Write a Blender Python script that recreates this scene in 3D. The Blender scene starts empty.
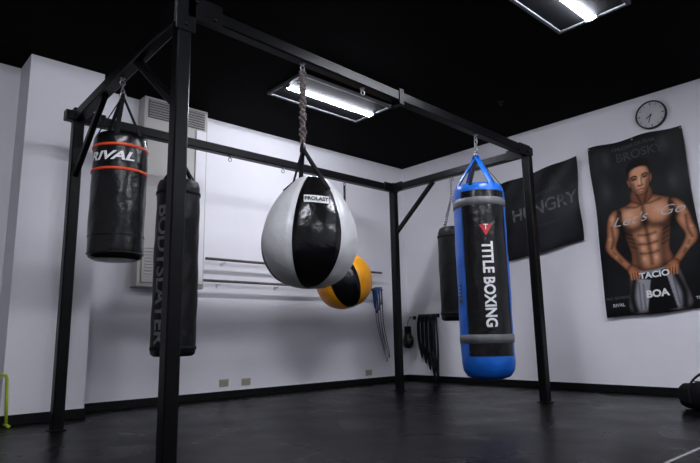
import bpy, bmesh, math, random
import numpy as np
from mathutils import Vector, Matrix
random.seed(4)
scene = bpy.context.scene
scene.view_settings.view_transform = 'Standard'
scene.view_settings.look = 'None'
pi = math.pi

# ---------------------------------------------------------------- materials
def new_mat(name, col, rough=0.5, metal=0.0, noise=0.0, nscale=8.0, bump=0.0, bscale=60.0, spec=0.5, coat=0.0):
    m = bpy.data.materials.new(name); m.use_nodes = True
    nt = m.node_tree; b = nt.nodes["Principled BSDF"]
    b.inputs["Base Color"].default_value = (*col, 1)
    b.inputs["Roughness"].default_value = rough
    b.inputs["Metallic"].default_value = metal
    b.inputs["Specular IOR Level"].default_value = spec
    b.inputs["Coat Weight"].default_value = coat
    tc = nt.nodes.new("ShaderNodeTexCoord")
    if noise > 0:
        n = nt.nodes.new("ShaderNodeTexNoise"); n.inputs["Scale"].default_value = nscale; n.inputs["Detail"].default_value = 5
        r = nt.nodes.new("ShaderNodeValToRGB")
        r.color_ramp.elements[0].position = 0.3; r.color_ramp.elements[1].position = 0.7
        r.color_ramp.elements[0].color = (*[c*(1-noise) for c in col], 1)
        r.color_ramp.elements[1].color = (*[min(1, c*(1+noise)) for c in col], 1)
        nt.links.new(tc.outputs["Object"], n.inputs["Vector"])
        nt.links.new(n.outputs["Fac"], r.inputs["Fac"]); nt.links.new(r.outputs["Color"], b.inputs["Base Color"])
    if bump > 0:
        n2 = nt.nodes.new("ShaderNodeTexNoise"); n2.inputs["Scale"].default_value = bscale; n2.inputs["Detail"].default_value = 4
        bp = nt.nodes.new("ShaderNodeBump"); bp.inputs["Strength"].default_value = bump; bp.inputs["Distance"].default_value = 0.02
        nt.links.new(tc.outputs["Object"], n2.inputs["Vector"])
        nt.links.new(n2.outputs["Fac"], bp.inputs["Height"]); nt.links.new(bp.outputs["Normal"], b.inputs["Normal"])
    return m
def emit_mat(name, col, s, base=.8):
    m = bpy.data.materials.new(name); m.use_nodes = True
    b = m.node_tree.nodes["Principled BSDF"]
    b.inputs["Base Color"].default_value = (base,base,base, 1)
    b.inputs["Emission Color"].default_value = (*col, 1); b.inputs["Emission Strength"].default_value = s
    return m

M_wall = new_mat("wall_paint", (0.79, 0.775, 0.81), 0.75, noise=0.03, nscale=1.6, bump=0.12, bscale=90)
M_base = new_mat("baseboard_vinyl", (0.003, 0.003, 0.0035), 0.5, noise=0.2, spec=.2)
M_steel = new_mat("black_powder_steel", (0.0025, 0.0025, 0.003), 0.34, noise=0.3, nscale=20, bump=0.05, bscale=200, spec=.14)
M_vinyl = new_mat("black_vinyl", (0.004, 0.004, 0.0045), 0.25, noise=0.25, nscale=5, bump=0.30, bscale=14, spec=.42)
M_vinyl2 = new_mat("black_matte_leather", (0.0035, 0.0035, 0.004), 0.45, noise=0.3, nscale=6, bump=0.3, bscale=20, spec=.25)
M_white_v = new_mat("white_vinyl", (0.62, 0.62, 0.62), 0.36, noise=0.08, nscale=7, bump=0.4, bscale=12)
M_yellow = new_mat("yellow_vinyl", (0.90, 0.36, 0.008), 0.40, noise=0.1, nscale=7, bump=0.25, bscale=14)
M_blue = new_mat("blue_vinyl", (0.006, 0.12, 0.55), 0.35, noise=0.15, nscale=6, bump=0.25, bscale=14)
M_grey = new_mat("grey_band", (0.12, 0.12, 0.125), 0.5, noise=0.15, nscale=20)
M_red = new_mat("red_trim", (0.72, 0.07, 0.015), 0.45, noise=0.1)
M_logo_red = new_mat("logo_red", (0.45, 0.015, 0.025), 0.5, noise=0.1)
M_text = new_mat("print_white", (0.75, 0.75, 0.75), 0.6, noise=0.05)
M_textg = new_mat("print_grey", (0.040, 0.040, 0.045), 0.6, noise=0.3, nscale=30)
M_texts = new_mat("print_worn_silver", (0.16, 0.16, 0.17), 0.6, noise=0.4, nscale=30)
M_web = new_mat("black_webbing", (0.006, 0.006, 0.007), 0.8, noise=0.3, nscale=80, spec=.2)
M_chain = new_mat("zinc_chain", (0.25, 0.25, 0.26), 0.35, metal=0.9, noise=0.15)
M_rope = new_mat("worn_rope", (0.16, 0.125, 0.115), 0.9, noise=0.6, nscale=45, bump=0.8, bscale=90)
M_cab = new_mat("cabinet_enamel", (0.42, 0.40, 0.37), 0.5, noise=0.05, nscale=3)
M_cabd = new_mat("grille_dark", (0.08, 0.08, 0.08), 0.6, noise=0.1)
M_rail = new_mat("rail_wood", (0.11, 0.085, 0.08), 0.5, noise=0.3, nscale=12)
M_outlet = new_mat("outlet_plate", (0.38, 0.34, 0.26), 0.5, noise=0.05)
M_dark = new_mat("dark_slot", (0.01, 0.01, 0.01), 0.6, noise=0.1)
M_fix = new_mat("fixture_enamel", (0.08, 0.083, 0.09), 0.6, noise=0.04, spec=.2)
M_tube = emit_mat("fluorescent_tube", (0.87, 0.90, 1.0), 215)
M_tube2 = emit_mat("fluorescent_tube_dim", (0.87, 0.90, 1.0), 165)  # weaker emission, lowered so the back wall is not overexposed
M_lens = new_mat("prismatic_lens", (0.0085, 0.009, 0.010), 0.8, noise=.15, nscale=60, spec=.03)
M_clockf = new_mat("clock_face", (0.55, 0.55, 0.56), 0.5, noise=0.03)
M_green = new_mat("lime_plastic", (0.40, 0.55, 0.03), 0.4, noise=0.1)
M_tape = new_mat("floor_tape", (0.22, 0.22, 0.23), 0.6, noise=0.2, nscale=30)
M_nylon = new_mat("black_nylon", (0.003, 0.003, 0.004), 0.7, noise=0.3, nscale=60, bump=0.3, bscale=120, spec=.15)
M_bband = new_mat("blue_rubber", (0.008, 0.05, 0.20), 0.5, noise=0.2)
M_bdark = new_mat("dark_blue_rope", (0.004, 0.010, 0.035), 0.5, noise=0.2)
M_gband = new_mat("grey_rubber", (0.15, 0.16, 0.2), 0.5, noise=0.2)

# floor: rubber tiles
M_floor = bpy.data.materials.new("rubber_floor"); M_floor.use_nodes = True
nt = M_floor.node_tree; b = nt.nodes["Principled BSDF"]
tc = nt.nodes.new("ShaderNodeTexCoord")
br = nt.nodes.new("ShaderNodeTexBrick"); br.offset = 0.0; br.inputs["Scale"].default_value = 1.0
br.inputs["Brick Width"].default_value = 0.61; br.inputs["Row Height"].default_value = 0.61
br.inputs["Mortar Size"].default_value = 0.003
br.inputs["Color1"].default_value = (0.0036, 0.0034, 0.0036, 1); br.inputs["Color2"].default_value = (0.0046, 0.0044, 0.0046, 1)
br.inputs["Mortar"].default_value = (0.0015, 0.0015, 0.0015, 1)
nt.links.new(tc.outputs["Object"], br.inputs["Vector"])
no = nt.nodes.new("ShaderNodeTexNoise"); no.inputs["Scale"].default_value = 2.2; no.inputs["Detail"].default_value = 5
nt.links.new(tc.outputs["Object"], no.inputs["Vector"])
mx = nt.nodes.new("ShaderNodeMix"); mx.data_type = 'RGBA'; mx.blend_type = 'MULTIPLY'; mx.inputs[0].default_value = 0.5
nt.links.new(br.outputs["Color"], mx.inputs[6]); nt.links.new(no.outputs["Fac"], mx.inputs[7])
nt.links.new(mx.outputs[2], b.inputs["Base Color"])
mr = nt.nodes.new("ShaderNodeMapRange"); mr.inputs[1].default_value = 0.3; mr.inputs[2].default_value = 0.7
mr.inputs[3].default_value = 0.24; mr.inputs[4].default_value = 0.36
nt.links.new(no.outputs["Fac"], mr.inputs[0]); nt.links.new(mr.outputs[0], b.inputs["Roughness"])
n3 = nt.nodes.new("ShaderNodeTexNoise"); n3.inputs["Scale"].default_value = 120; nt.links.new(tc.outputs["Object"], n3.inputs["Vector"])
ad = nt.nodes.new("ShaderNodeMath"); ad.operation = 'MULTIPLY_ADD'; ad.inputs[1].default_value = -1.0
nt.links.new(br.outputs["Fac"], ad.inputs[0]); nt.links.new(n3.outputs["Fac"], ad.inputs[2])
bp = nt.nodes.new("ShaderNodeBump"); bp.inputs["Strength"].default_value = 0.30; bp.inputs["Distance"].default_value = 0.004
nt.links.new(ad.outputs[0], bp.inputs["Height"]); nt.links.new(bp.outputs["Normal"], b.inputs["Normal"])
b.inputs["Specular IOR Level"].default_value = 0.08
# ceiling: black painted tiles
M_ceil = bpy.data.materials.new("black_ceiling_tile"); M_ceil.use_nodes = True
nt = M_ceil.node_tree; b = nt.nodes["Principled BSDF"]
tc = nt.nodes.new("ShaderNodeTexCoord")
br = nt.nodes.new("ShaderNodeTexBrick"); br.offset = 0.0; br.inputs["Scale"].default_value = 1.0
br.inputs["Brick Width"].default_value = 1.22; br.inputs["Row Height"].default_value = 0.61; br.inputs["Mortar Size"].default_value = 0.01
br.inputs["Color1"].default_value = (0.0016, 0.0016, 0.0018, 1); br.inputs["Color2"].default_value = (0.0022, 0.0022, 0.0024, 1)
br.inputs["Mortar"].default_value = (0.004, 0.004, 0.0045, 1)
nt.links.new(tc.outputs["Object"], br.inputs["Vector"]); nt.links.new(br.outputs["Color"], b.inputs["Base Color"])
b.inputs["Roughness"].default_value = 0.9; b.inputs["Specular IOR Level"].default_value = 0.05
# printed cloth (vertex painted)
def print_mat(name):
    m = bpy.data.materials.new(name); m.use_nodes = True
    nt = m.node_tree; b = nt.nodes["Principled BSDF"]
    a = nt.nodes.new("ShaderNodeVertexColor"); a.layer_name = "Print"
    nt.links.new(a.outputs["Color"], b.inputs["Base Color"]); b.inputs["Roughness"].default_value = 0.45
    b.inputs["Specular IOR Level"].default_value = 0.2
    return m
M_print = print_mat("printed_banner")

# ---------------------------------------------------------------- mesh builder
class MB:
    def __init__(s): s.v=[]; s.f=[]; s.m=[]; s.sm=[]; s.mats=[]
    def mi(s, mat):
        if mat not in s.mats: s.mats.append(mat)
        return s.mats.index(mat)
    def add(s, vs, fs, mat, smooth=False):
        o=len(s.v); s.v += [tuple(p) for p in vs]
        for i, f in enumerate(fs):
            s.f.append([o+k for k in f]); mm = mat[i] if isinstance(mat, list) else mat
            s.m.append(s.mi(mm)); s.sm.append(smooth)
    def beam(s, p0, p1, w, h, mat, up=(0,0,1), bev=0.006):
        p0=Vector(p0); p1=Vector(p1); d=(p1-p0); L=d.length; d.normalize()
        up=Vector(up)
        if abs(d.dot(up))>0.95: up=Vector((1,0,0))
        x=d.cross(up).normalized(); z=x.cross(d).normalized()
        a,bb=w/2,h/2; c=min(bev,a*.45,bb*.45)
        prof=[(a-c,-bb),(a,-bb+c),(a,bb-c),(a-c,bb),(-a+c,bb),(-a,bb-c),(-a,-bb+c),(-a+c,-bb)]
        vs=[]
        for t in (0,L):
            for px,pz in prof: vs.append(p0+d*t+x*px+z*pz)
        fs=[[i,(i+1)%8,8+(i+1)%8,8+i] for i in range(8)]+[list(range(7,-1,-1)),list(range(8,16))]
        s.add(vs,fs,mat)
    def box(s, c, d, mat, bev=0.004): s._box(Vector(c),d,mat,bev)
    def _box(s,c,d,mat,bev):
        bm=bmesh.new(); bmesh.ops.create_cube(bm,size=1)
        for v in bm.verts: v.co=Vector((v.co.x*d[0],v.co.y*d[1],v.co.z*d[2]))+c
        if bev>0: bmesh.ops.bevel(bm,geom=bm.edges[:],offset=min(bev,min(d)*.4),segments=2,affect='EDGES',profile=.5)
        bm.verts.index_update()
        s.add([v.co.copy() for v in bm.verts],[[v.index for v in f.verts] for f in bm.faces],mat); bm.free()
    def tube(s, pts, r, mat, n=8, closed=False, flat=None):
        pts=[Vector(p) for p in pts]; N=len(pts); vs=[]
        prev=None
        for i,p in enumerate(pts):
            if closed: t=(pts[(i+1)%N]-pts[i-1])
            else: t=pts[min(i+1,N-1)]-pts[max(i-1,0)]
            t.normalize()
            if prev is None:
                a=Vector((0,0,1)) if abs(t.z)<.9 else Vector((1,0,0))
                if flat is not None: a=Vector(flat)
                x=(a-t*a.dot(t)).normalized()
            else: x=(prev-t*prev.dot(t)).normalized()
            prev=x; y=t.cross(x)
            rr=r[i] if isinstance(r,list) else r
            ra,rb=(rr if isinstance(rr,tuple) else (rr,rr))
            for k in range(n):
                an=2*pi*k/n; vs.append(p+x*math.cos(an)*ra+y*math.sin(an)*rb)
        fs=[]
        for i in range(N if closed else N-1):
            j=(i+1)%N
            for k in range(n): fs.append([i*n+k,i*n+(k+1)%n,j*n+(k+1)%n,j*n+k])
        if not closed: fs += [list(range(n-1,-1,-1)), list(range((N-1)*n,N*n))]
        s.add(vs,fs,mat,True)
    def lathe(s, prof, c, mat, n=48, axis=None, disp=None, a0=0.0):
        M=axis if axis is not None else Matrix.Identity(3)
        c=Vector(c); vs=[]; fs=[]; ms=[]
        for (r,z) in prof:
            for k in range(n):
                a=a0+2*pi*k/n; rr=max(r,1e-4)
                if disp: rr=max(1e-4, rr+disp(2*pi*k/n,z,r))
                vs.append(c+M@Vector((rr*math.cos(a),rr*math.sin(a),z)))
        for i in range(len(prof)-1):
            for k in range(n):
                fs.append([i*n+k,i*n+(k+1)%n,(i+1)*n+(k+1)%n,(i+1)*n+k])
                if callable(mat):
                    d=(2*pi*(k+.5)/n+pi)%(2*pi)-pi
                    ms.append(mat(d,(prof[i][1]+prof[i+1][1])/2))
        s.add(vs,fs,ms if callable(mat) else mat,True)
    def obj(s, name, parent=None, loc=None):
        me=bpy.data.meshes.new(name); o=Vector(loc) if loc else Vector((0,0,0))
        me.from_pydata([tuple(Vector(p)-o) for p in s.v],[],s.f)
        for m in s.mats: me.materials.append(m)
        me.polygons.foreach_set("material_index",s.m); me.polygons.foreach_set("use_smooth",s.sm)
        me.update()
        ob=bpy.data.objects.new(name,me); bpy.context.collection.objects.link(ob); ob.location=o
        if parent: ob.parent=parent; ob.matrix_parent_inverse=Matrix.Translation(-parent.location)
        return ob

def resample(prof, step):
    out=[prof[0]]
    for a,b_ in zip(prof[:-1],prof[1:]):
        L=math.hypot(a[0]-b_[0],a[1]-b_[1]); n=max(1,int(math.ceil(L/step)))
        for i in range(1,n+1): t=i/n; out.append((a[0]+(b_[0]-a[0])*t,a[1]+(b_[1]-a[1])*t))
    return out
def crom(P, n=8, closed=False):
    P=[np.array(p,float) for p in P]; N=len(P); out=[]
    rng=range(N) if closed else range(N-1)
    for i in rng:
        p0=P[(i-1)%N] if closed or i>0 else 2*P[0]-P[1]
        p1=P[i]; p2=P[(i+1)%N]; p3=P[(i+2)%N] if closed or i+2<N else 2*P[-1]-P[-2]
        for k in range(n):
            t=k/n
            out.append(0.5*((2*p1)+(-p0+p2)*t+(2*p0-5*p1+4*p2-p3)*t*t+(-p0+3*p1-3*p2+p3)*t**3))
    if not closed: out.append(P[-1])
    return out

def chain(mb, p0, p1, mat, link=0.045, w=0.011, r=0.0035):
    p0=Vector(p0); p1=Vector(p1); d=p1-p0; L=d.length; d.normalize()
    a=Vector((1,0,0)) if abs(d.x)<.9 else Vector((0,1,0))
    x=(a-d*a.dot(d)).normalized(); y=d.cross(x)
    pitch=link*0.72; n=max(1,int(L/pitch)); pitch=L/n
    for i in range(n):
        c=p0+d*(pitch*(i+.5)); s_=x if i%2 else y
        pts=[]
        hl=link/2-w
        for k in range(12):
            an=2*pi*k/12; pts.append(c+s_*math.cos(an)*w+d*(math.sin(an)*w+(hl if math.sin(an)>=0 else -hl)))
        mb.tube(pts,r,mat,6,True)
def eyebolt(mb, p, mat=None):
    mat=mat or M_chain; x,y,z=p
    mb.lathe([(0.0,z),(0.02,z),(0.02,z-0.006),(0.006,z-0.008),(0.006,z-0.02)],(x,y,0),mat,12)
    mb.tube([(x+0.018*math.cos(a),y,z-0.036+0.018*math.sin(a)) for a in [2*pi*k/14 for k in range(14)]],0.0045,mat,6,True)

def text_geo(body, size, bold=0.0, shear=0.0, step=None, axis=0, align='CENTER', sx=1.0, space=1.0):
    cu=bpy.data.curves.new("tmp","FONT"); cu.body=body; cu.size=size; cu.offset=bold; cu.shear=shear
    cu.align_x=align; cu.align_y='CENTER'; cu.space_character=space; cu.resolution_u=4
    ob=bpy.data.objects.new("tmp",cu); bpy.context.collection.objects.link(ob)
    bpy.context.view_layer.update()
    dg=bpy.context.evaluated_depsgraph_get(); me=bpy.data.meshes.new_from_object(ob.evaluated_get(dg))
    bm=bmesh.new(); bm.from_mesh(me)
    for v in bm.verts: v.co.x*=sx
    if step:
        lo=min(v.co[axis] for v in bm.verts); hi=max(v.co[axis] for v in bm.verts)
        t=lo+step
        no_=Vector((1,0,0)) if axis==0 else Vector((0,1,0))
        while t<hi:
            co=Vector((t,0,0)) if axis==0 else Vector((0,t,0))
            bmesh.ops.bisect_plane(bm,geom=bm.verts[:]+bm.edges[:]+bm.faces[:],plane_co=co,plane_no=no_)
            t+=step
    bm.verts.index_update()
    vs=[tuple(v.co) for v in bm.verts]; fs=[[v.index for v in f.verts] for f in bm.faces]
    bm.free(); bpy.data.objects.remove(ob); bpy.data.curves.remove(cu); bpy.data.meshes.remove(me)
    return vs,fs
def wrap_text(mb, body, size, c, r, face, delta, z, mat, vertical=False, bold=0.0, shear=0.0, sx=1.0, lift=0.003, space=1.0):
    vs,fs=text_geo(body,size,bold,shear,step=0.015,axis=1 if vertical else 0,sx=sx,space=space)
    out=[]
    for (tx,ty,_) in vs:
        if vertical: d=delta+ty/r; zz=z-tx
        else: d=delta+tx/r; zz=z+ty
        a=face+d; out.append((c[0]+(r+lift)*math.cos(a),c[1]+(r+lift)*math.sin(a),zz))
    mb.add(out,fs,mat)

# ---------------------------------------------------------------- room
XW,YW,HC=6.281,5.659,3.147
X0,Y0=-2.6,-2.6
def simple(name,c,d,mat,bev=0):
    mb=MB(); mb._box(Vector(c),d,mat,bev); return mb.obj(name,loc=c)
fl=simple("floor",((X0+XW)/2,(Y0+YW)/2,-0.05),(XW-X0+.4,YW-Y0+.4,0.1),M_floor)
simple("ceiling",((X0+XW)/2,(Y0+YW)/2,HC+0.05),(XW-X0+.4,YW-Y0+.4,0.1),M_ceil)
simple("wall_back",((X0+XW)/2,YW+0.1,HC/2),(XW-X0+.4,0.2,HC),M_wall)
simple("wall_right",(XW+0.1,(Y0+YW)/2,HC/2),(0.2,YW-Y0,HC),M_wall)
simple("wall_left",(X0-0.1,(Y0+YW)/2,HC/2),(0.2,YW-Y0,HC),M_wall)
simple("wall_front",((X0+XW)/2,Y0-0.1,HC/2),(XW-X0+.4,0.2,HC),M_wall)
simple("wall_pillar",(1.385,(5.29+YW)/2,HC/2),(0.63,YW-5.29,HC),M_wall)
BH=0.078
mb=MB(); mb.box(((X0+1.07)/2,YW-0.006,BH/2),(1.07-X0,0.012,BH),M_base,0.002)
mb.box(((1.70+XW)/2,YW-0.006,BH/2),(XW-1.70,0.012,BH),M_base,0.002)
mb.box((1.385,5.29-0.006,BH/2),(0.654,0.012,BH),M_base,0.002)
mb.box((1.064,5.47,BH/2),(0.012,0.36,BH),M_base,0.002)
mb.box((1.706,5.47,BH/2),(0.012,0.36,BH),M_base,0.002)
mb.obj("baseboard_back")
mb=MB(); mb.box((XW-0.006,(Y0+YW)/2,BH/2),(0.012,YW-Y0-.03,BH),M_base,0.002); mb.obj("baseboard_right")

# ---------------------------------------------------------------- light fixtures
def fixture(name,x0,x1,y0,y1,mt=None):
    mb=MB(); z=HC-0.015; fw=0.03; xc,yc=(x0+x1)/2,(y0+y1)/2
    mb.box((xc,y0+fw/2,z),(x1-x0,fw,0.03),M_fix,0.003); mb.box((xc,y1-fw/2,z),(x1-x0,fw,0.03),M_fix,0.003)
    mb.box((x0+fw/2,yc,z),(fw,y1-y0-2*fw,0.03),M_fix,0.003); mb.box((x1-fw/2,yc,z),(fw,y1-y0-2*fw,0.03),M_fix,0.003)
    mb.box((xc,yc,HC-0.012),(x1-x0-2*fw,y1-y0-2*fw,0.012),M_lens,0)
    L=(x1-x0)/2-fw-0.015
    mb.tube([(xc-L,yc,HC-0.036),(xc+L,yc,HC-0.036)],[(0.014,0.034)]*2,mt or M_tube,12,flat=(0,0,1))
    for sx in (-1,1): mb.box((xc+sx*(L+0.005),yc,HC-0.034),(0.02,0.10,0.035),M_fix,0.003)
    return mb.obj(name,loc=(xc,yc,HC))
fixture("fluorescent_ceiling_light",3.10,4.36,4.04,4.63,M_tube2)
fixture("fluorescent_ceiling_light",3.05,4.31,1.46,2.05)
fixture("fluorescent_ceiling_light",0.0,1.26,1.46,2.05)  # out of view, added to light the room
fixture("fluorescent_ceiling_light",3.05,4.31,-1.3,-0.71)  # unseen fixture behind the camera, added to even the light
fixture("fluorescent_ceiling_light",0.0,1.26,-1.3,-0.71,M_tube2)  # also an added unseen fixture, dimmer fill for the room
def sprinkler(x,y):
    mb=MB(); mb.lathe([(0,HC),(.03,HC),(.026,HC-.006),(.008,HC-.010),(.006,HC-.034),(.018,HC-.038),(.018,HC-.041),(0,HC-.041)],(x,y,0),M_steel,16); mb.obj("fire_sprinkler",loc=(x,y,HC))
sprinkler(5.2,3.2); sprinkler(2.3,1.9)

# ---------------------------------------------------------------- steel frame
A=(1.321,4.69);D=(5.024,4.69);C=(5.024,2.843);B=(1.321,2.843); S=0.082
mb=MB()
def post(p,top,name=None):
    mb.beam((p[0],p[1],0.008),(p[0],p[1],top),S,S,M_steel,bev=0.008)
    mb.box((p[0],p[1],0.005),(0.11,0.11,0.01),M_steel,0.002)
    mb.box((p[0],p[1],top+0.003),(S+.006,S+.006,0.008),M_steel,0.003)
post(A,2.49);post(D,2.49);post(C,2.47);post(B,2.63)
zAD=2.43
mb.beam((A[0]-0.10,A[1],zAD),(D[0]+.06,D[1],zAD),S,S,M_steel,bev=.008)
mb.beam((B[0],B[1],2.535),(C[0]+.05,C[1],2.435),S,S,M_steel,bev=.008)
mb.beam((A[0],A[1]+.06,zAD),(B[0],B[1],2.50),S,S,M_steel,bev=.008)
mb.beam((D[0],D[1],zAD),(C[0],C[1]-.05,2.43),S,S,M_steel,bev=.008)
mb.beam((A[0],4.68,1.93),(A[0],4.08,2.42),.04,.05,M_steel)
mb.beam((B[0],3.50,2.46),(B[0],2.86,1.93),.04,.05,M_steel)
mb.beam((D[0],4.67,1.86),(D[0],4.05,2.39),.04,.05,M_steel)
def plate(c,d): mb.box(c,d,M_steel,.003)
plate((B[0]+.12,B[1]-.045,2.535),(.22,.008,.14)); plate((B[0]-.045,B[1]+.10,2.50),(.008,.20,.14)); plate((B[0]-.0,B[1]-.045,2.50),(.12,.008,.26))
plate((C[0]-.10,C[1]-.045,2.43),(.20,.008,.11)); plate((A[0]+.10,A[1]-.045,2.43),(.20,.008,.11)); plate((D[0]-.1,D[1]-.045,2.43),(.2,.008,.11))
plate((C[0]-.045,C[1]+.10,2.43),(.008,.2,.11)); plate((D[0]-.045,D[1]-.1,2.43),(.008,.2,.11))
for (x,y,z) in [(B[0]+.06,B[1]-.05,2.57),(B[0]+.18,B[1]-.05,2.50),(B[0],B[1]-.05,2.41),(B[0],B[1]-.05,2.60),(C[0]-.15,C[1]-.05,2.44),(C[0]-.05,C[1]-.05,2.42),(A[0]+.05,A[1]-.05,2.43),(A[0]+.15,A[1]-.05,2.43),(D[0]-.05,D[1]-.05,2.43)]:
    mb.tube([(x,y+.004,z),(x,y-.008,z)],.011,M_steel,6)
plate((3.13,B[1]-.045,2.48),(.05,.01,.13)); plate((3.13,B[1]+.045,2.48),(.05,.01,.13)); plate((3.13,B[1],2.425),(.05,.1,.01))
zBC=lambda x:2.535-(x-B[0])/(C[0]-B[0])*0.10-0.041
for x in (2.19,2.75,4.16): eyebolt(mb,(x,B[1],zBC(x)))
for x in (2.19,2.72,3.35,4.21): eyebolt(mb,(x,A[1],zAD-.041))
eyebolt(mb,(A[0],3.74,2.425)); eyebolt(mb,(D[0],3.77,2.389)); 
mb.obj("bag_rack_frame")

def face_ang(p): return math.atan2(-p[1],-p[0])

# ---------------------------------------------------------------- bags
def wr(a,z,r):
    return 0.0022*math.sin(3*a+9*z)+0.0015*math.sin(7*a-23*z)
def webs(mb,c,r,ztop,apex,face,deltas,mat,w=0.02,down=0.12):
    for d in deltas:
        a=face+d; e=Vector((c[0]+(r-.002)*math.cos(a),c[1]+(r-.002)*math.sin(a),ztop))
        e2=Vector((c[0]+(r+.006)*math.cos(a),c[1]+(r+.006)*math.sin(a),ztop-down))
        tang=(-math.sin(a),math.cos(a),0)
        mb.tube([apex,tuple(Vector(apex).lerp(e,.5)),e,e2],[(w,.003)]*4,mat,8,flat=tang)
def seam(mb,c,r,f,d,z0,z1,mat):
    a=f+d; mb.tube([(c[0]+(r+.001)*math.cos(a),c[1]+(r+.001)*math.sin(a),z) for z in np.linspace(z0,z1,16)],.003,mat,6)

# 1 heavy bag (black, red trim)
c=(1.321,3.70); r=.170; f=face_ang(c); z0,z1=1.15,1.98
mb=MB()
prof=resample([(0.0,z0),(r*.8,z0+.004),(r*.95,z0+.018),(r,z0+.05),(r*1.01,z0+.4),(r,z1-.07),(r*.97,z1-.03),(r*.88,z1),(r*.82,z1-.01),(0,z1-.02)],.03)
mb.lathe(prof,(c[0],c[1],0),M_vinyl,56,disp=wr,a0=f)
for zz in (1.885,1.725): mb.lathe([(r+.001,zz-.010),(r+.006,zz-.007),(r+.006,zz+.007),(r+.001,zz+.010)],(c[0],c[1],0),M_red,56)
for zz in (1.30,1.19): mb.lathe([(r,zz-.004),(r+.005,zz),(r,zz+.004)],(c[0],c[1],0),M_vinyl2,56)
seam(mb,c,r,f,.9,z0+.05,z1-.08,M_vinyl2)
wrap_text(mb,"RIVAL",.078,c,r+.002,f,-.42,1.805,M_text,bold=.0026,shear=.3,sx=1.5)
apex=(c[0],c[1]+.02,2.29)
webs(mb,c,r*.9,z1,apex,f,[-2.4,-1.2,-.2,.8,2.0],M_web,.016,.05)
chain(mb,(c[0],c[1]+.04,2.385),apex,M_chain,.05,.012,.004)
mb.tube([(apex[0]+.02*math.cos(a),apex[1],apex[2]+.02*math.sin(a)) for a in [2*pi*k/14 for k in range(14)]],.005,M_chain,6,True)
mb.obj("heavy_punching_bag",loc=(c[0],c[1],z0))

# 2 long black bag behind the near post
c=(2.205,4.69); r=.188; f=face_ang(c); z0,z1=.50,2.04
mb=MB()
prof=resample([(0,z0),(r*.85,z0+.003),(r*.97,z0+.02),(r,z0+.05),(r*1.01,1.2),(r*.98,z1-.06),(r*.9,z1-.01),(r*.8,z1),(0,z1-.01)],.035)
mb.lathe(prof,(c[0],c[1],0),M_vinyl2,56,disp=wr,a0=f)
for zz in (z0+.07,z1-.12): mb.lathe([(r,zz-.015),(r+.005,zz-.012),(r+.005,zz+.012),(r,zz+.015)],(c[0],c[1],0),M_web,56)
wrap_text(mb,"BODYSLAYER",.165,c,r+.002,f,-.68,1.20,M_texts,vertical=True,bold=.004,sx=1.2)
apex=(c[0],c[1],2.28)
webs(mb,c,r*.88,z1,apex,f,[-2.3,-.8,.8,2.3],M_web,.018,.06)
chain(mb,(c[0],c[1],2.335),apex,M_chain,.04,.01,.004)
mb.obj("heavy_punching_bag",loc=(c[0],c[1],z0))

# 3 blue/black tall bag
c=(4.145,2.843); r=.220; f=face_ang(c); z0,z1=.30,1.92
mb=MB()
def bagmat(d,z):
    if z<z0+.16 or z>z1-.07: return M_blue
    return M_vinyl if -.72<d<1.15 else M_blue
prof=resample([(0,z0-.04),(r*.45,z0-.035),(r*.8,z0-.01),(r*.95,z0+.04),(r,z0+.10),(r*1.01,1.2),(r,z1-.07),(r*.97,z1-.03),(r*.9,z1),(r*.85,z1-.01),(0,z1-.03)],.03)
mb.lathe(prof,(c[0],c[1],0),bagmat,72,disp=wr,a0=f)
for zz in (1.755,.60): mb.lathe([(r+.001,zz-.036),(r+.006,zz-.033),(r+.006,zz+.033),(r+.001,zz+.036)],(c[0],c[1],0),M_grey,72)
for dd in (-.72,1.15): seam(mb,c,r,f,dd,z0+.16,z1-.07,M_vinyl2)
wrap_text(mb,"TITLE BOXING",.125,c,r+.003,f,.20,1.045,M_text,vertical=True,bold=.004,sx=.86)
wrap_text(mb,"TITLE",.07,c,r+.003,f,-1.05,.98,M_textg,vertical=True,bold=.002)
R=r+.005
N=8
vs=[];fs=[]
for i in range(N+1):
    zz=1.545-.095*i/N; hw=.055*(1-i/N)
    for k in range(7):
        a=f+.20+(hw*(k/3-1))/r; vs.append((c[0]+R*math.cos(a),c[1]+R*math.sin(a),zz))
for i in range(N):
    for k in range(6): fs.append([i*7+k,i*7+k+1,(i+1)*7+k+1,(i+1)*7+k])
mb.add(vs,fs,M_logo_red)
wrap_text(mb,"T",.065,c,R,f,.20,1.522,M_text,bold=.001)
apex=(c[0]+.005,c[1],2.22)
webs(mb,c,r*.95,z1,apex,f,[-1.0,.55,2.2,-2.6],M_blue,.030,.20)
webs(mb,c,r*.93,z1,apex,f,[-.3,1.35,-1.9],M_web,.018,.08)
chain(mb,(4.16,c[1],zBC(4.16)-.05),apex,M_chain,.05,.014,.005)
mb.tube([(apex[0]+.03*math.cos(a),apex[1],apex[2]+.03*math.sin(a)) for a in [2*pi*k/14 for k in range(14)]],.006,M_chain,6,True)
mb.obj("heavy_punching_bag",loc=(c[0],c[1],z0))

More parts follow.
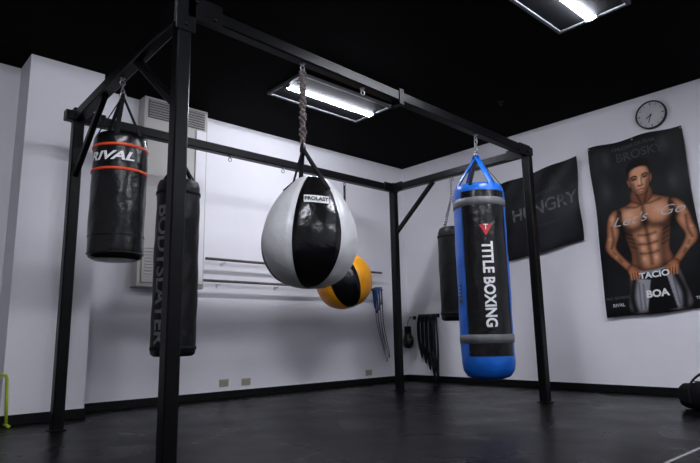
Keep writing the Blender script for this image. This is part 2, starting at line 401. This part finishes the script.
# 4 black bag on the far beam
c=(5.024,3.80); r=.175; f=face_ang(c); z0,z1=.78,1.80
mb=MB()
prof=resample([(0,z0),(r*.85,z0+.003),(r*.97,z0+.02),(r,z0+.05),(r,1.3),(r,z1-.06),(r*.9,z1-.01),(r*.8,z1),(0,z1-.01)],.04)
mb.lathe(prof,(c[0],c[1],0),M_vinyl2,48,disp=wr,a0=f)
for zz in (z0+.08,z1-.1): mb.lathe([(r,zz-.015),(r+.005,zz-.012),(r+.005,zz+.012),(r,zz+.015)],(c[0],c[1],0),M_web,48)
apex=(c[0],c[1],2.16)
for d in (-2.4,-.8,.8,2.4):
    a=f+d; chain(mb,apex,(c[0]+r*.85*math.cos(a),c[1]+r*.85*math.sin(a),z1),M_chain,.045,.011,.004)
chain(mb,(c[0],c[1],2.36),apex,M_chain,.045,.011,.004)
mb.obj("heavy_punching_bag",loc=(c[0],c[1],z0))

# 5 white/black wrecking ball bag
def ball(c,prof,colA,colB,off,tilt,topz,apex,logo=None,nstrap=4):
    f=face_ang(c); mb=MB()
    zc=sum(p[1] for p in prof)/len(prof)
    def mt(d,z):
        k=int(math.floor(((d-off)+pi/6)/(pi/3)))
        return colA if k%2==0 else colB
    P=[tuple(q) for q in crom(prof,5)]
    P=[(max(0,p[0]),p[1]-zc) for p in P]
    ctr=Vector((c[0],c[1],zc))
    def dp(a,z,r):
        k=((a-off)+pi/6)%(pi/3)/(pi/3); pinch=-.010*math.exp(-(min(k,1-k)*14)**2)
        pk=.004*math.cos(24*a)*max(0,min(1,(z-.20)/.15))   # gathered pleats near the top
        return (pinch+pk+.002*math.sin(5*a+12*z))*min(1,r/.15)
    mb.lathe(P,ctr,mt,144,axis=tilt,disp=dp,a0=f)
    if logo:
        vs,fs=text_geo(logo,.036,.0012,step=.015,axis=0)
        zz=[p[1] for p in P][::-1]; rr_=[p[0] for p in P][::-1]
        g=[];gf=[]
        for j in range(5):
            for k in range(11): g.append((-.078+.156*k/10,-.026+.052*j/4))
        for j in range(4):
            for k in range(10): gf.append([j*11+k,j*11+k+1,(j+1)*11+k+1,(j+1)*11+k])
        def mp(p,l):
            z=1.465-zc+p[1]; rr=float(np.interp(z,zz,rr_))+l; a=f+.13+p[0]/rr; return ctr+tilt@Vector((rr*math.cos(a),rr*math.sin(a),z))
        mb.add([mp(p,.006) for p in g],gf,M_text); mb.add([mp((p[0],p[1]),.009) for p in vs],fs,M_vinyl2)
    for d in [(-1.1),(.55),(2.3),(-2.5)][:nstrap]:
        a=f+d
        rt=.135; e=ctr+tilt@Vector((rt*math.cos(a),rt*math.sin(a),topz-zc)); e2=ctr+tilt@Vector(((rt+.065)*math.cos(a),(rt+.065)*math.sin(a),topz-zc-.07))
        mb.tube([apex,e,e2],[(.018,.004)]*3,M_web,8,flat=(-math.sin(a),math.cos(a),0))
    return mb,f
prof=[(0,1.655),(.08,1.665),(.125,1.64),(.175,1.585),(.228,1.51),(.277,1.41),(.304,1.31),(.310,1.235),(.298,1.15),(.262,1.07),(.20,1.00),(.11,.958),(0,.945)]
tilt=Matrix.Rotation(math.radians(4),3,'Y')
apex=(2.19,2.843,1.87)
mb,f=ball((2.245,2.843),prof,M_vinyl,M_white_v,.16,tilt,1.63,apex,"PROLAST")
chain(mb,(2.19,2.843,zBC(2.19)-.05),(2.19,2.843,1.87),M_chain,.05,.013,.005)
for ph in (0,2*pi/3,4*pi/3):
    pts=[];rr=[]
    for i in range(70):
        t=i/69; z=2.41-.50*t; a=ph+t*26
        k=.013+.004*math.sin(t*31); pts.append((2.19+k*math.cos(a),2.843+k*math.sin(a),z)); rr.append(.011+.003*math.sin(i*1.9+ph))
    mb.tube(pts,rr,M_rope,6)
for s_ in (-1,1): mb.tube([(2.19,2.843,1.90),(2.19+.01*s_,2.843,1.87),(2.19+.012*s_,2.843,1.84)],.012,M_web,8)
mb.obj("wrecking_ball_punching_bag",loc=(2.245,2.843,.945))

c=(4.165,4.69)
prof=[(0,1.565),(.07,1.57),(.12,1.54),(.20,1.49),(.262,1.42),(.305,1.33),(.318,1.24),(.305,1.15),(.265,1.06),(.20,.995),(.11,.95),(0,.935)]
tilt=Matrix.Rotation(math.radians(-18),3,Vector((-math.cos(face_ang(c)),-math.sin(face_ang(c)),0)))
apex=(4.21,4.69,1.75)
mb,f=ball(c,prof,M_vinyl,M_yellow,-.02,tilt,1.53,apex)
mb.tube([(4.21,4.69,2.345),apex],[(.013,.004)]*2,M_web,8,flat=(1,-1,0))
mb.obj("wrecking_ball_punching_bag",loc=(c[0],c[1],.955))

# ---------------------------------------------------------------- banners
def polymask(P,W,H):
    P=np.array(P)*np.array([W,H]); X,Y=np.meshgrid(np.arange(W)+.5,np.arange(H)+.5); m=np.zeros((H,W),bool)
    j=len(P)-1
    for i in range(len(P)):
        xi,yi=P[i];xj,yj=P[j]
        if yi!=yj: m^=((yi>Y)!=(yj>Y))&(X<(xj-xi)*(Y-yi)/(yj-yi)+xi)
        j=i
    return m.astype(float)
def blur(m,s):
    k=int(3*s)+1; g=np.exp(-np.arange(-k,k+1)**2/(2*s*s)); g/=g.sum()
    m=np.apply_along_axis(lambda r_:np.convolve(r_,g,'same'),0,m); return np.apply_along_axis(lambda r_:np.convolve(r_,g,'same'),1,m)
def banner(name,corners,wave,W,H,img):
    TL,TR,BR,BL=[np.array(q) for q in corners]
    def pos(u,v,l=0.0):
        p=(TL*(1-u)+TR*u)*(1-v)+(BL*(1-u)+BR*u)*v
        dz=.012*math.sin(u*11+1)*(1-v)*(1 if v<.5 else .5)+.006*math.sin(u*9)*v
        dy=.010*math.sin(v*8+1)*(1-2*u)
        return (XW-.022-wave(u,v)-l,p[0]+dy,p[1]+dz)
    vs=[];fs=[]
    for j in range(H+1):
        for i in range(W+1): vs.append(pos(i/W,j/H))
    for j in range(H):
        for i in range(W): a=j*(W+1)+i; fs.append([a,a+1,a+W+2,a+W+1])
    mb=MB(); mb.add(vs,fs,M_print,True)
    ob=mb.obj(name)
    ca=ob.data.color_attributes.new("Print","FLOAT_COLOR","POINT")
    arr=np.ones((H+1,W+1,4)); arr[...,:3]=np.clip(img[np.minimum(np.arange(H+1),H-1)][:,np.minimum(np.arange(W+1),W-1)],0,1)**2.2
    ca.data.foreach_set("color",arr.reshape(-1))
    return ob,pos
def btext(mb,pos,body,size,u,v,bw,bh,mat,bold=0,shear=0,sx=1,rot=0):
    vs,fs=text_geo(body,size,bold,shear,step=.03,axis=0,sx=sx)
    out=[]
    for (tx,ty,_) in vs:
        x=tx*math.cos(rot)-ty*math.sin(rot); y=tx*math.sin(rot)+ty*math.cos(rot)
        out.append(pos(u+x/bw,v-y/bh,.0035))
    mb.add(out,fs,mat)
rng=np.random.default_rng(3)
W,H=180,360
U,V=np.meshgrid((np.arange(W)+.5)/W,(np.arange(H)+.5)/H)
img=np.zeros((H,W,3))+np.array([.03,.03,.035])
n=blur(rng.random((H,W)),8); n=(n-n.min())/(n.max()-n.min())
img+=(n[...,None]**2*.13)*(1-.6*V[...,None])
for (u,v,w) in [(.15,.28,.06),(.85,.3,.05),(.25,.5,.05),(.9,.55,.04),(.2,.1,.05),(.8,.08,.06)]:
    img+=(.10*np.exp(-((U-u)**2/w**2+((V-v)*2)**2/(w*2)**2)))[...,None]
K=W/160
def paint(mask,col,sh=None,lo=.35,soft=.8):
    global img
    a=blur(mask,soft)[...,None]
    c_=np.array(col)[None,None,:]*np.ones((H,W,1))
    if sh:
        s_=blur(mask,sh*K); s_=np.clip((s_-.42)/.55,0,1)**.8; t=(lo+(1-lo)*s_)[...,None]
        c_=c_*np.concatenate([t**.85,t,t**1.15],axis=2)
    img=img*(1-a)+c_*a
def dist(P):
    P=crom(P,10) if len(P)>2 else [np.array(P[0])*(1-t)+np.array(P[1])*t for t in np.linspace(0,1,20)]
    d=np.full((H,W),9.)
    for p in P: d=np.minimum(d,np.hypot((U-p[0])*.94,(V-p[1])*1.9))
    return d
def stroke(P,w,col,al):
    global img
    a=(al*np.exp(-(dist(P)/w)**2))[...,None]; img=img*(1-a)+np.array(col)*a
def mul(P,w,f_,al):
    global img
    a=(al*np.exp(-(dist(P)/w)**2))[...,None]; img=img*(1-a*(1-f_))
skin=(.80,.55,.41); dk=(.22,.10,.06); hi=(.99,.83,.70)
sm=lambda P:polymask(crom(P,8,True),W,H)
# shorts
paint(sm([(.31,.74),(.50,.755),(.72,.73),(.80,.86),(.82,.985),(.60,.985),(.53,.90),(.46,.985),(.25,.985),(.27,.86)]),(.58,.58,.60),6,.2)
paint(polymask([(.50,.79),(.64,.79),(.69,.985),(.42,.985)],W,H),(.06,.06,.07))
stroke([(.33,.80),(.29,.90),(.30,.98)],.03,(.05,.05,.06),.95); stroke([(.72,.80),(.77,.90),(.76,.98)],.03,(.05,.05,.06),.95)
for P in ([(.37,.83),(.36,.97)],[(.41,.84),(.40,.97)],[(.70,.83),(.715,.96)]): stroke(P,.008,(.2,.2,.22),.6)
# torso
torso=[(.43,.355),(.33,.385),(.22,.40),(.20,.45),(.27,.52),(.30,.60),(.325,.68),(.31,.745),(.50,.765),(.73,.74),(.71,.67),(.73,.60),(.78,.51),(.86,.45),(.84,.40),(.72,.375),(.60,.35),(.52,.37)]
paint(sm(torso),skin,8,.18)
paint(sm([(.24,.395),(.15,.42),(.105,.48),(.09,.55),(.06,.61),(.09,.65),(.17,.70),(.26,.755),(.30,.765),(.33,.735),(.25,.68),(.18,.62),(.22,.56),(.26,.49),(.28,.43)]),skin,5,.15)
paint(sm([(.80,.39),(.89,.41),(.945,.47),(.965,.54),(.99,.60),(.97,.645),(.88,.69),(.79,.745),(.75,.76),(.71,.735),(.79,.68),(.87,.61),(.83,.55),(.79,.49),(.77,.43)]),skin,5,.15)
for s_,cx in ((1,.325),(-1,.715)):
    paint(sm([(cx-.055*s_,.735),(cx,.725),(cx+.055*s_,.745),(cx+.06*s_,.785),(cx+.0*s_,.80),(cx-.05*s_,.775)]),(.70,.44,.31),4,.4)
    for k in range(4): stroke([(cx+(-.03+.026*k)*s_,.765),(cx+(-.022+.026*k)*s_,.805)],.010,(.74,.48,.34),.95)
    for k in range(3): stroke([(cx+(-.017+.026*k)*s_,.77),(cx+(-.009+.026*k)*s_,.806)],.004,dk,.8)
    stroke([(cx+.03*s_,.745),(cx+.075*s_,.765)],.012,(.74,.48,.34),.9)
# muscles
mul([(.24,.49),(.36,.53),(.46,.52),(.505,.495)],.040,.30,.7); mul([(.82,.485),(.70,.525),(.58,.52),(.515,.495)],.040,.30,.7)
mul([(.51,.40),(.51,.50),(.515,.60),(.52,.73)],.022,.35,.7)
mul([(.33,.55),(.375,.62),(.39,.74)],.045,.35,.75); mul([(.70,.55),(.65,.62),(.64,.74)],.045,.35,.75)
for v in (.565,.615,.668): mul([(.42,v),(.51,v+.006),(.60,v)],.014,.40,.6)
mul([(.25,.42),(.235,.47),(.275,.54)],.030,.25,.85); mul([(.80,.42),(.81,.47),(.77,.54)],.030,.25,.85)
mul([(.34,.395),(.44,.405),(.50,.395)],.014,.4,.7); mul([(.70,.39),(.60,.40),(.53,.395)],.014,.4,.7)
for k in range(4):
    mul([(.30+.01*k,.545+.025*k),(.355+.008*k,.56+.025*k)],.010,.4,.6); mul([(.73-.01*k,.545+.025*k),(.68-.008*k,.56+.025*k)],.010,.4,.6)
mul([(.155,.50),(.16,.57),(.13,.62)],.016,.4,.7); mul([(.91,.50),(.905,.57),(.93,.62)],.016,.4,.7)
mul([(.14,.64),(.22,.70)],.012,.5,.6); mul([(.90,.64),(.83,.70)],.012,.5,.6)
for (u,v,wu) in [(.36,.445,.065),(.67,.445,.065),(.17,.45,.028),(.895,.45,.028),(.45,.59,.025),(.575,.59,.025),(.45,.642,.022),(.57,.642,.022),(.45,.70,.02),(.57,.70,.02),(.12,.565,.016),(.945,.565,.016),(.17,.67,.018),(.87,.67,.018)]:
    a=(.40*np.exp(-((U-u)**2/wu**2+((V-v)*2)**2/(wu*1.1)**2)))[...,None]; img=img*(1-a)+np.array(hi)*a
# neck, head
paint(sm([(.43,.30),(.60,.30),(.63,.365),(.52,.40),(.40,.365)]),(.46,.28,.19),3,.6)
mul([(.46,.33),(.50,.385)],.010,.4,.7); mul([(.58,.33),(.54,.385)],.010,.4,.7)
paint(sm([(.405,.25),(.385,.235),(.39,.27),(.41,.285)]),(.60,.37,.25)); paint(sm([(.625,.25),(.645,.235),(.64,.27),(.62,.285)]),(.60,.37,.25))
paint(sm([(.405,.20),(.45,.165),(.515,.155),(.58,.165),(.625,.20),(.622,.265),(.60,.31),(.555,.338),(.515,.345),(.475,.338),(.43,.31),(.408,.265)]),(.84,.60,.46),5,.3)
paint(sm([(.400,.225),(.392,.175),(.44,.143),(.515,.132),(.59,.143),(.638,.175),(.630,.225),(.615,.195),(.56,.180),(.47,.180),(.415,.195)]),(.05,.035,.035),soft=1.3)
for s_ in (-1,1):
    mul([(.515+s_*.04,.24),(.515+s_*.08,.24)],.020,.35,.7)
    stroke([(.515+s_*.03,.231),(.515+s_*.06,.225),(.515+s_*.088,.231)],.007,(.10,.05,.04),.9)
    stroke([(.515+s_*.045,.246),(.515+s_*.072,.246)],.007,(.08,.04,.03),.9)
    mul([(.515+s_*.08,.27),(.515+s_*.055,.315)],.022,.5,.6)
mul([(.515+.02,.25),(.515+.018,.28)],.008,.5,.6); stroke([(.512,.24),(.512,.275)],.007,hi,.5); mul([(.49,.287),(.515,.291),(.54,.287)],.008,.25,.85)
stroke([(.480,.311),(.515,.309),(.550,.311)],.007,(.42,.18,.14),.85); mul([(.49,.325),(.54,.325)],.007,.5,.6)
# waistband
paint(polymask([(.32,.765),(.51,.785),(.72,.76),(.73,.795),(.51,.82),(.315,.80)],W,H)*(1-sm([(.26,.72),(.385,.72),(.39,.80),(.28,.81)]))*(1-sm([(.66,.72),(.78,.72),(.76,.81),(.66,.80)])),(.06,.06,.06))
img*=(1+.10*(rng.random((H,W,1))-.5))
wv=lambda u,v:.012*(1+math.sin(u*9+v*3))*.5+.009*math.sin(v*14+u*4)+.009
ob,pos=banner("boxer_banner",[(2.75,2.70),(1.79,2.71),(1.70,.85),(2.72,.78)],wv,W,H,img)
bw,bh=.97,1.88
M_script=new_mat("print_script_white",(.50,.50,.51),.6,noise=.1)
M_dim=new_mat("print_dim",(.022,.022,.026),.6,noise=.3)
mb=MB()
btext(mb,pos,"CHUCHO DA SILVA",.05,.5,.045,bw,bh,M_textg,.001); btext(mb,pos,"BROSKY",.13,.55,.10,bw,bh,M_dim,.002)
btext(mb,pos,"Let's  Go",.14,.53,.465,bw,bh,M_script,-.001,.45,1.4,.06)
btext(mb,pos,"TACIO",.085,.525,.792,bw,bh,M_text,.003,0,1.1)
btext(mb,pos,"BOA",.10,.53,.895,bw,bh,M_text,.004)
btext(mb,pos,"RIVAL",.045,.14,.94,bw,bh,M_script,.001); btext(mb,pos,"TITLE",.035,.9,.945,bw,bh,M_script,.001)
btext(mb,pos,"PRO BOXING",.04,.14,.90,bw,bh,M_textg,.001)
mb.obj("lettering",parent=ob)
mb=MB()
for u in (.01,.99,.5): mb.tube([pos(u,.012,.0),pos(u,.012,.008)],.01,M_chain,8)
mb.obj("grommets",parent=ob)
# second banner
W,H=100,100;K=1
U,V=np.meshgrid((np.arange(W)+.5)/W,(np.arange(H)+.5)/H)
img=np.zeros((H,W,3))+np.array([.025,.025,.04])
n=blur(rng.random((H,W)),5); n=(n-n.min())/(n.max()-n.min()); img+=n[...,None]*.08
paint(sm([(.62,.10),(.72,.08),(.78,.16),(.78,.26),(.88,.32),(.97,.5),(.97,.97),(.45,.97),(.42,.6),(.5,.36),(.62,.28)]),(.15,.15,.18),5,.3)
paint(sm([(.15,.25),(.24,.22),(.28,.32),(.36,.42),(.34,.96),(.05,.96),(.05,.5),(.13,.38)]),(.11,.11,.13),5,.3)
wv2=lambda u,v:.020*(1+math.sin(u*7+v*5))*.5+.012*math.sin(v*8+u*9)+.012
ob,pos=banner("motivational_banner",[(3.93,2.52),(2.90,2.66),(2.91,1.66),(3.88,1.52)],wv2,W,H,img)
mb=MB(); bw=1.0;bh=1.0
M_tb=new_mat("print_silver",(.09,.09,.105),.6,noise=.8,nscale=14)
btext(mb,pos,"HUNGRY",.21,.54,.47,bw,bh,M_tb,.004); btext(mb,pos,"ALWAYS STAY",.065,.58,.30,bw,bh,M_dim,.001)
btext(mb,pos,"TRAIN HARD",.055,.60,.68,bw,bh,M_dim,.001)
mb.obj("lettering",parent=ob)

# ---------------------------------------------------------------- wall clock
mb=MB(); cy,cz,R=2.055,2.905,.155
ax=Matrix(((0,0,-1),(0,1,0),(1,0,0)))
mb.lathe([(0,.0),(R,.0),(R,.03),(R-.004,.038),(R-.010,.040),(R-.014,.034),(R-.014,.022)],(XW-.001,cy,cz),M_dark,48,axis=ax)
mb.lathe([(R-.013,.022),(0,.022)],(XW-.001,cy,cz),M_clockf,48,axis=ax)
for k in range(12):
    a=2*pi*k/12; r0,r1=(R-.045,R-.025)
    mb.tube([(XW-.0245,cy-r0*math.sin(a),cz+r0*math.cos(a)),(XW-.0245,cy-r1*math.sin(a),cz+r1*math.cos(a))],.0025 if k%3 else .005,M_dark,6)
for a,L,w in ((math.radians(235),.06,.004),(math.radians(200),.09,.003)):
    mb.tube([(XW-.027,cy,cz),(XW-.027,cy-L*math.sin(a),cz+L*math.cos(a))],w,M_dark,6)
mb.tube([(XW-.022,cy,cz),(XW-.032,cy,cz)],.008,M_dark,10)
mb.obj("wall_clock",loc=(XW,cy,cz))

# ---------------------------------------------------------------- vent cabinet on back wall
mb=MB(); x0,x1,zb,zt,dp=2.18,2.90,1.16,HC-.002,.16; yf=YW-dp
mb.box(((x0+x1)/2,YW-dp/2,(zb+zt)/2),(x1-x0,dp-.002,zt-zb),M_cab,.008)
mb.box(((x0+x1)/2-.09,yf-.006,1.95),(x1-x0-.26,.012,1.5),M_cab,.004)
mb.box((x1-.08,yf-.008,(zb+zt)/2-.1),(.12,.016,zt-zb-.3),M_wall,.004)
mb.box(((x0+x1)/2,yf-.004,zt-.13),(x1-x0-.08,.008,.2),M_cabd,.002)
for k in range(7): mb.beam((x0+.05,yf-.014,zt-.215+.028*k),(x1-.05,yf-.014,zt-.215+.028*k),.016,.006,M_cab)
mb.box(((x0+x1)/2-.09,yf-.004,1.42),(x1-x0-.34,.012,.3),M_cabd,.002)
for k in range(9): mb.beam((x0+.07,yf-.012,1.29+.032*k),(x1-.22,yf-.012,1.29+.032*k),.016,.008,M_cab)
mb.obj("ventilation_cabinet",loc=((x0+x1)/2,YW-dp/2,zb))

# ---------------------------------------------------------------- wall rails
mb=MB()
for z,xa in ((1.50,2.95),(1.262,2.9)):
    xb=5.66
    mb.tube([(xa,YW-.10,z),(xb,YW-.10,z)],.015,M_rail,10)
    for x in np.linspace(xa+.25,xb-.2,4):
        mb.tube([(x,YW,z-.03),(x,YW-.07,z-.035),(x,YW-.10,z-.012)],.006,M_wall,6); mb.box((x,YW-.003,z-.03),(.03,.006,.06),M_wall,.002)
mb.obj("wall_barre_rail")
mb=MB()
for i in range(7):
    x=5.50+.022*i; L=[.28,.34,.9,.30,1.0,.22,.95][i]; m=[M_bband,M_bband,M_gband,M_bband,M_gband,M_bband,M_dark][i]
    y0=YW-.10; zt=1.262+.024; dxx=.12 if L>.5 else .02
    pts=crom([(x,y0-.024,zt-.03),(x,y0,zt),(x+.004,y0+.024,zt-.03),(x+.02,y0+.026,zt-L*.5),(x+dxx,y0+.01,zt-L*.92),(x+dxx+.01,y0,zt-L),(x+dxx-.005,y0-.02,zt-L*.92),(x+.012,y0-.026,zt-L*.5)],6,True)
    mb.tube(pts,[(.012 if L<.5 else .006,.004)]*len(pts),m,6,True,flat=(1,0,0))
mb.obj("resistance_bands")

# ---------------------------------------------------------------- outlets
def outlet(p):
    mb=MB(); x,z=p; mb.box((x,YW-.004,z),(.115,.008,.075),M_outlet,.003)
    for s_ in(-1,1):
        mb.box((x+s_*.026,YW-.009,z),(.034,.004,.03),M_outlet,.002)
        for t in(-1,1): mb.box((x+s_*.026,YW-.012,z+t*.007),(.010,.002,.003),M_dark,0)
    mb.obj("electrical_outlet",loc=(x,YW,z))
outlet((3.26,.165));outlet((3.54,.16));outlet((5.46,.15))

# ---------------------------------------------------------------- gear hanging in the corner on right wall
mb=MB()
mb.box((XW-.012,5.23,.90),(.024,.34,.05),M_base,.004)
pegs=[5.36,5.29,5.22,5.15,5.09]
for y in pegs: mb.tube([(XW-.02,y,.90),(XW-.09,y,.905),(XW-.10,y,.925)],.008,M_chain,8)
for i,y in enumerate(pegs):
    for k in range(3):
        L=[.55,.62,.70,.80,.84][i]*(1-.08*k); w=.020+.007*k; x=XW-.06-.012*k
        pts=crom([(x,y,.915),(x-.005,y+w,.80),(x,y+w*1.2,.90-L*.6),(x,y+w*.4,.90-L),(x,y-w*.4,.90-L),(x,y-w*1.2,.90-L*.6),(x-.005,y-w,.80)],6,True)
        mb.tube(pts,.011,M_vinyl2 if (i+k)%5 else M_bdark,6,True)
mb.obj("hanging_jump_ropes")
def glove(y,z,x,flip):
    mb=MB()
    mb.box((XW-.008,y,z+.22),(.016,.05,.05),M_base,.003)
    mb.tube([(XW-.012,y,z+.22),(XW-.10,y,z+.225),(XW-.11,y,z+.245)],.007,M_chain,8)
    mb.lathe([(0,.0),(.045,0),(.05,.01),(.048,.06),(.05,.10)],(x,y,z),M_web,20)
    prof=resample([(.05,.10),(.058,.13),(.072,.18),(.078,.23),(.07,.275),(.045,.305),(0,.312)],.02)
    mb.lathe([(p[0],-p[1]+.10) for p in prof],(x,y,z),M_vinyl,24)
    th=crom([(x,y+flip*.045,z-.03),(x-.01,y+flip*.078,z-.07),(x-.012,y+flip*.08,z-.11),(x-.012,y+flip*.062,z-.145)],5)
    mb.tube(th,[.02+.008*math.sin(pi*i/(len(th)-1)) for i in range(len(th))],M_vinyl,10)
    mb.tube(crom([(x,y,z+.10),(x+.005,y,z+.16),(XW-.10,y,z+.235)],5),.004,M_web,6)
    mb.obj("boxing_glove",loc=(x,y,z))
glove(5.52,.66,XW-.16,-1)

# ---------------------------------------------------------------- duffel bag by right wall
mb=MB(); cx,cy=5.27,1.545; Lh=.24; RR=.105
ang=math.radians(60); ux=Vector((math.cos(ang),math.sin(ang),0)); uy=Vector((-math.sin(ang),math.cos(ang),0))
vs=[];fs=[];n=28;secs=[-1,-.985,-.93,-.8,-.4,0,.4,.8,.93,.985,1]
for t in secs:
    k={1:.0,.985:.75,.93:.93,.8:1,.4:1.02,0:1}[abs(t)]
    for i in range(n):
        a=2*pi*i/n; ca,sa=math.cos(a),math.sin(a)
        ex=math.copysign(abs(ca)**.7,ca); ey=math.copysign(abs(sa)**.7,sa)
        vs.append(Vector((cx,cy,RR+.004))+ux*t*Lh+uy*ex*RR*k+Vector((0,0,ey*RR*k+.012*math.sin(9*t+2*a)*k*(1 if sa>0 else 0))))
for j in range(len(secs)-1):
    for i in range(n): fs.append([j*n+i,j*n+(i+1)%n,(j+1)*n+(i+1)%n,(j+1)*n+i])
mb.add(vs,fs,M_nylon,True)
P=lambda a,b_,z:Vector((cx,cy,0))+ux*a+uy*b_+Vector((0,0,z))
for sd in(-1,1):
    pts=crom([P(-.09,sd*.109,.04),P(-.09,sd*.109,.16),P(-.08,sd*.07,.24),P(0,sd*.03,.30),P(.08,sd*.07,.24),P(.09,sd*.109,.16),P(.09,sd*.109,.04)],6)
    mb.tube(pts,[(.014,.004)]*len(pts),M_web,8,flat=tuple(ux))
mb.tube([P(-.18,0,.222),P(.18,0,.222)],.005,M_web,6)
pts=crom([P(-.22,0,.13),P(-.30,.05,.05),P(-.27,-.16,.015),P(0,-.19,.012),P(.25,-.14,.015),P(.23,0,.13)],8)
mb.tube(pts,[(.014,.004)]*len(pts),M_web,8,flat=(0,0,1))
mb.obj("gym_duffel_bag",loc=(cx,cy,0))

# ---------------------------------------------------------------- yellow-green hurdle by the pillar
mb=MB()
q=[(1.12,5.20,.02),(1.10,5.20,.33),(1.06,5.19,.37),(.62,5.08,.37),(.58,5.07,.33),(.58,5.07,.02)]
q=[(p_[0]-.02,p_[1],p_[2]+(.03 if p_[2]>.1 else 0)) for p_ in q]
mb.tube([q[0],(1.09,5.20,.2),q[1],(1.07,5.198,.39),q[2],(.82,5.135,.40),q[3],(.57,5.073,.39),q[4],(.56,5.07,.2),q[5]],.012,M_green,10)
for p_ in(q[0],q[5]): mb.tube([(p_[0],p_[1]-.10,.013),(p_[0],p_[1]+.06,.013)],.013,M_green,10)
mb.obj("agility_hurdle")

mb=MB(); mb.box((3.9,1.15,.001),(2.4,.02,.002),M_tape,0); mb.obj("floor_marking_tape")

# ---------------------------------------------------------------- world, camera
w=bpy.data.worlds.new("World"); scene.world=w; w.use_nodes=True
w.node_tree.nodes["Background"].inputs[0].default_value=(.5,.55,.7,1); w.node_tree.nodes["Background"].inputs[1].default_value=.02
f_=Vector((0.66335975,0.72630766,0.18008617)); r_=Vector((0.74057673,-0.67170596,-0.01889991)); u_=Vector((-0.10723781,-0.14590506,0.98346925))
cam=bpy.data.cameras.new("camera"); cam.sensor_width=36; cam.lens=566.79/700*36; cam.clip_start=.02
co=bpy.data.objects.new("camera",cam); bpy.context.collection.objects.link(co)
co.matrix_world=Matrix(((r_.x,u_.x,-f_.x,0),(r_.y,u_.y,-f_.y,0),(r_.z,u_.z,-f_.z,.65),(0,0,0,1)))
scene.camera=co
